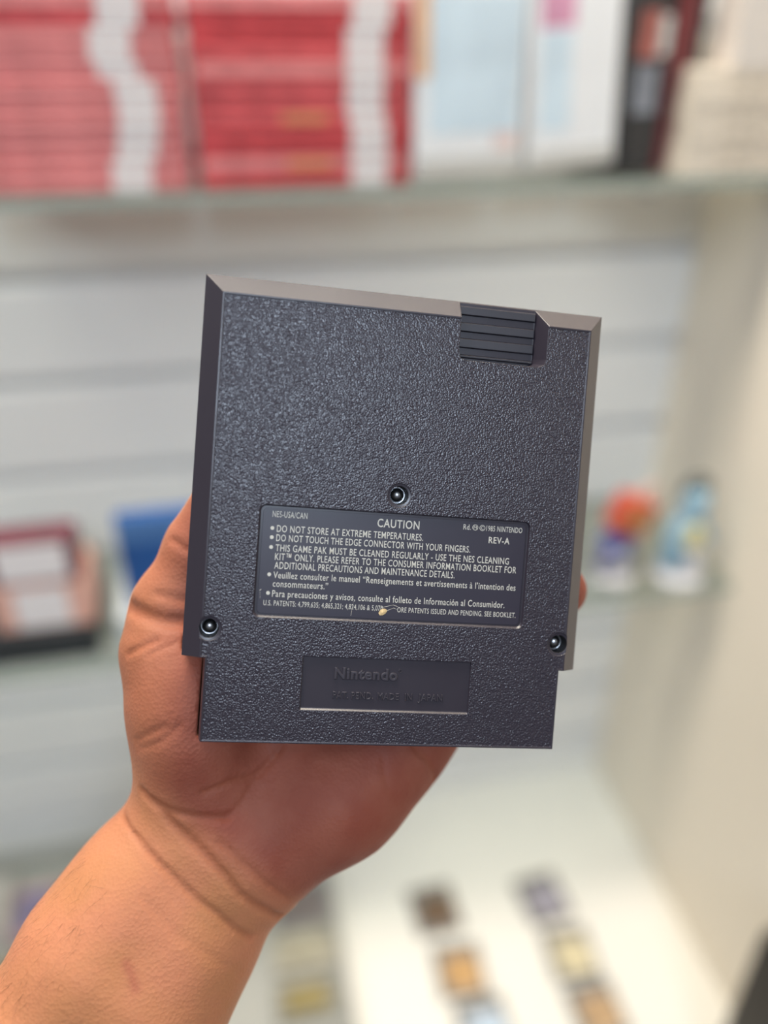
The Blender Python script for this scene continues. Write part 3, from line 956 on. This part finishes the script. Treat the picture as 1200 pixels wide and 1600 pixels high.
for a_ in range(3):
    b_, d_ = (a_ + 1) % 3, (a_ + 2) % 3
    s0 = [slice(None)] * 3
    s1 = [slice(None)] * 3
    s0[a_] = slice(0, -1)
    s1[a_] = slice(1, None)
    e = np.argwhere(ins[tuple(s0)] != ins[tuple(s1)])
    e = e[(e[:, b_] > 0) & (e[:, d_] > 0) & (e[:, b_] < shape[b_] - 1) & (e[:, d_] < shape[d_] - 1)]
    ub, ud = np.eye(3, dtype=int)[b_], np.eye(3, dtype=int)[d_]
    q = np.stack([idx[tuple((e - ub - ud).T)], idx[tuple((e - ud).T)], idx[tuple(e.T)], idx[tuple((e - ub).T)]], 1)
    fl = ins[tuple(e.T)]
    q[~fl] = q[~fl][:, ::-1]
    Q.append(q)
Q = np.concatenate(Q)
# one gentle smoothing pass against voxel stepping
for _ in range(1):
    sm = np.zeros_like(V)
    ct = np.zeros(len(V))
    for i in range(4):
        np.add.at(sm, Q[:, i], V[Q[:, (i + 1) % 4]] + V[Q[:, (i + 3) % 4]])
        np.add.at(ct, Q[:, i], 2)
    V = V * 0.5 + 0.5 * sm / ct[:, None]
me = bpy.data.meshes.new('person')
me.from_pydata((V * MM).tolist(), [], Q.tolist())
me.polygons.foreach_set('use_smooth', [True] * len(me.polygons))
me.update()
NV = np.empty(len(V) * 3, np.float32)
me.vertices.foreach_get('normal', NV)
NV = NV.reshape(-1, 3)


def sstep(a, b, x):
    t = np.clip((x - a) / (b - a), 0, 1)
    return t * t * (3 - 2 * t)


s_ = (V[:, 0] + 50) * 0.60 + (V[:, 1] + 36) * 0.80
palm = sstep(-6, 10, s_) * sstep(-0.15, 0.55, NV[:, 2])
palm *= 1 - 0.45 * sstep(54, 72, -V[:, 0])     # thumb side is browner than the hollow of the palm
crease = np.zeros(len(V))
for nm, dep, wid, ch in CREASES:
    for a, b in zip(ch[:-1], ch[1:]):
        crease = np.maximum(crease, min(1, dep * dep * 1.4) * np.exp(-(seg_dist(V, a, b) / (wid * 0.9)) ** 2))
scar = np.zeros(len(V))
for a, b in zip(SCAR[:-1], SCAR[1:]):
    scar = np.maximum(scar, np.exp(-(seg_dist(V, a, b) / 1.5) ** 2))
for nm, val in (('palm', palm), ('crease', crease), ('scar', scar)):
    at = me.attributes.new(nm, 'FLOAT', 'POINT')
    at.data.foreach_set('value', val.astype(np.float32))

M_skin = bpy.data.materials.new('skin')
M_skin.use_nodes = True
nt = M_skin.node_tree
b = nt.nodes['Principled BSDF']
b.inputs['Roughness'].default_value = 0.58
inp(b, 'Specular IOR Level').default_value = 0.28
inp(b, 'Subsurface Weight').default_value = 0.12
b.inputs['Subsurface Radius'].default_value = (1.0, 0.35, 0.2)
b.inputs['Subsurface Scale'].default_value = 0.003
tc = nt.nodes.new('ShaderNodeTexCoord')


def noise(scale, detail):
    n = nt.nodes.new('ShaderNodeTexNoise')
    n.inputs['Scale'].default_value = scale
    n.inputs['Detail'].default_value = detail
    nt.links.new(tc.outputs['Object'], n.inputs['Vector'])
    return n


def mixc(fac, a, c):
    m = nt.nodes.new('ShaderNodeMix')
    m.data_type = 'RGBA'
    for s, v in ((0, fac), (6, a), (7, c)):
        if isinstance(v, tuple):
            m.inputs[s].default_value = (*v, 1)
        else:
            nt.links.new(v, m.inputs[s])
    return m.outputs[2]


def attr(n):
    a = nt.nodes.new('ShaderNodeAttribute')
    a.attribute_name = n
    return a.outputs['Fac']


def scaled(sock, lo_, hi_):
    r = nt.nodes.new('ShaderNodeMapRange')
    r.inputs['From Min'].default_value = lo_[0]
    r.inputs['From Max'].default_value = lo_[1]
    r.inputs['To Min'].default_value = hi_[0]
    r.inputs['To Max'].default_value = hi_[1]
    nt.links.new(sock, r.inputs['Value'])
    return r.outputs[0]


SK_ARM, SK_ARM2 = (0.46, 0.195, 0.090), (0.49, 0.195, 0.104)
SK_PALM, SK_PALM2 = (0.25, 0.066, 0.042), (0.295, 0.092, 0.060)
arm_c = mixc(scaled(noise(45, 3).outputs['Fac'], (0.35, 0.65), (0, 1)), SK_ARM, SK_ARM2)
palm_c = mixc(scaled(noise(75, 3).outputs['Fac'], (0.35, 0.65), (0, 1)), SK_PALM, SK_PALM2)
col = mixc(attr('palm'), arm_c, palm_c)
col = mixc(scaled(attr('crease'), (0, 1), (0, 0.6)), col, (0.25, 0.065, 0.03))
col = mixc(scaled(attr('scar'), (0, 1), (0, 0.55)), col, (0.33, 0.09, 0.06))
nt.links.new(col, b.inputs['Base Color'])
bp1 = nt.nodes.new('ShaderNodeBump')
bp1.inputs['Strength'].default_value = 0.35
bp1.inputs['Distance'].default_value = 0.0003
vor = nt.nodes.new('ShaderNodeTexVoronoi')
vor.inputs['Scale'].default_value = 900
nt.links.new(tc.outputs['Object'], vor.inputs['Vector'])
nt.links.new(vor.outputs['Distance'], bp1.inputs['Height'])
bp2 = nt.nodes.new('ShaderNodeBump')
bp2.inputs['Strength'].default_value = 0.14
bp2.inputs['Distance'].default_value = 0.0015
nt.links.new(noise(160, 4).outputs['Fac'], bp2.inputs['Height'])
nt.links.new(bp1.outputs[0], bp2.inputs['Normal'])
nt.links.new(bp2.outputs[0], b.inputs['Normal'])

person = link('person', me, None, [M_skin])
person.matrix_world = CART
tag(person, 'bare left hand and forearm gripping the grey cartridge from behind', 'person')

# fine dark hairs on the outer side of the forearm
rh = np.random.default_rng(4)
cand = np.where((s_ < -26) & (s_ > -95) & (NV[:, 0] * -0.83 + NV[:, 1] * 0.56 > 0.35) & (NV[:, 2] > -0.5))[0]
HV, HF = [], []
for i in rh.choice(cand, 330, replace=False):
    p, n = V[i], NV[i]
    d = np.array([-0.45, -0.75, 0.0]) + rh.normal(0, 0.28, 3)
    d -= n * (d @ n)
    d /= np.linalg.norm(d)
    L = rh.uniform(3.0, 6.5)
    side = np.cross(d, n)
    side /= np.linalg.norm(side)
    bend = rh.normal(0, 0.5)
    b0 = len(HV)
    for k in range(4):
        t_ = k / 3
        c_ = p + d * L * t_ + n * (0.15 + 0.9 * t_ * (1 - 0.45 * t_)) + side * bend * t_ * t_
        r_ = 0.026 * (1 - 0.75 * t_)
        HV += [(c_ + side * r_).tolist(), (c_ - side * r_).tolist(), (c_ + n * r_ * 1.4).tolist()]
    for k in range(3):
        for m_ in range(3):
            a0, a1 = b0 + 3 * k + m_, b0 + 3 * k + (m_ + 1) % 3
            HF.append((a0, a1, a1 + 3, a0 + 3))
hm = bpy.data.meshes.new('arm_hair')
hm.from_pydata((np.array(HV) * MM).tolist(), [], HF)
hair = link('arm_hair', hm, person, [mat('dark_hair', (0.13, 0.065, 0.03), 0.5)])
hair['kind'] = 'stuff'
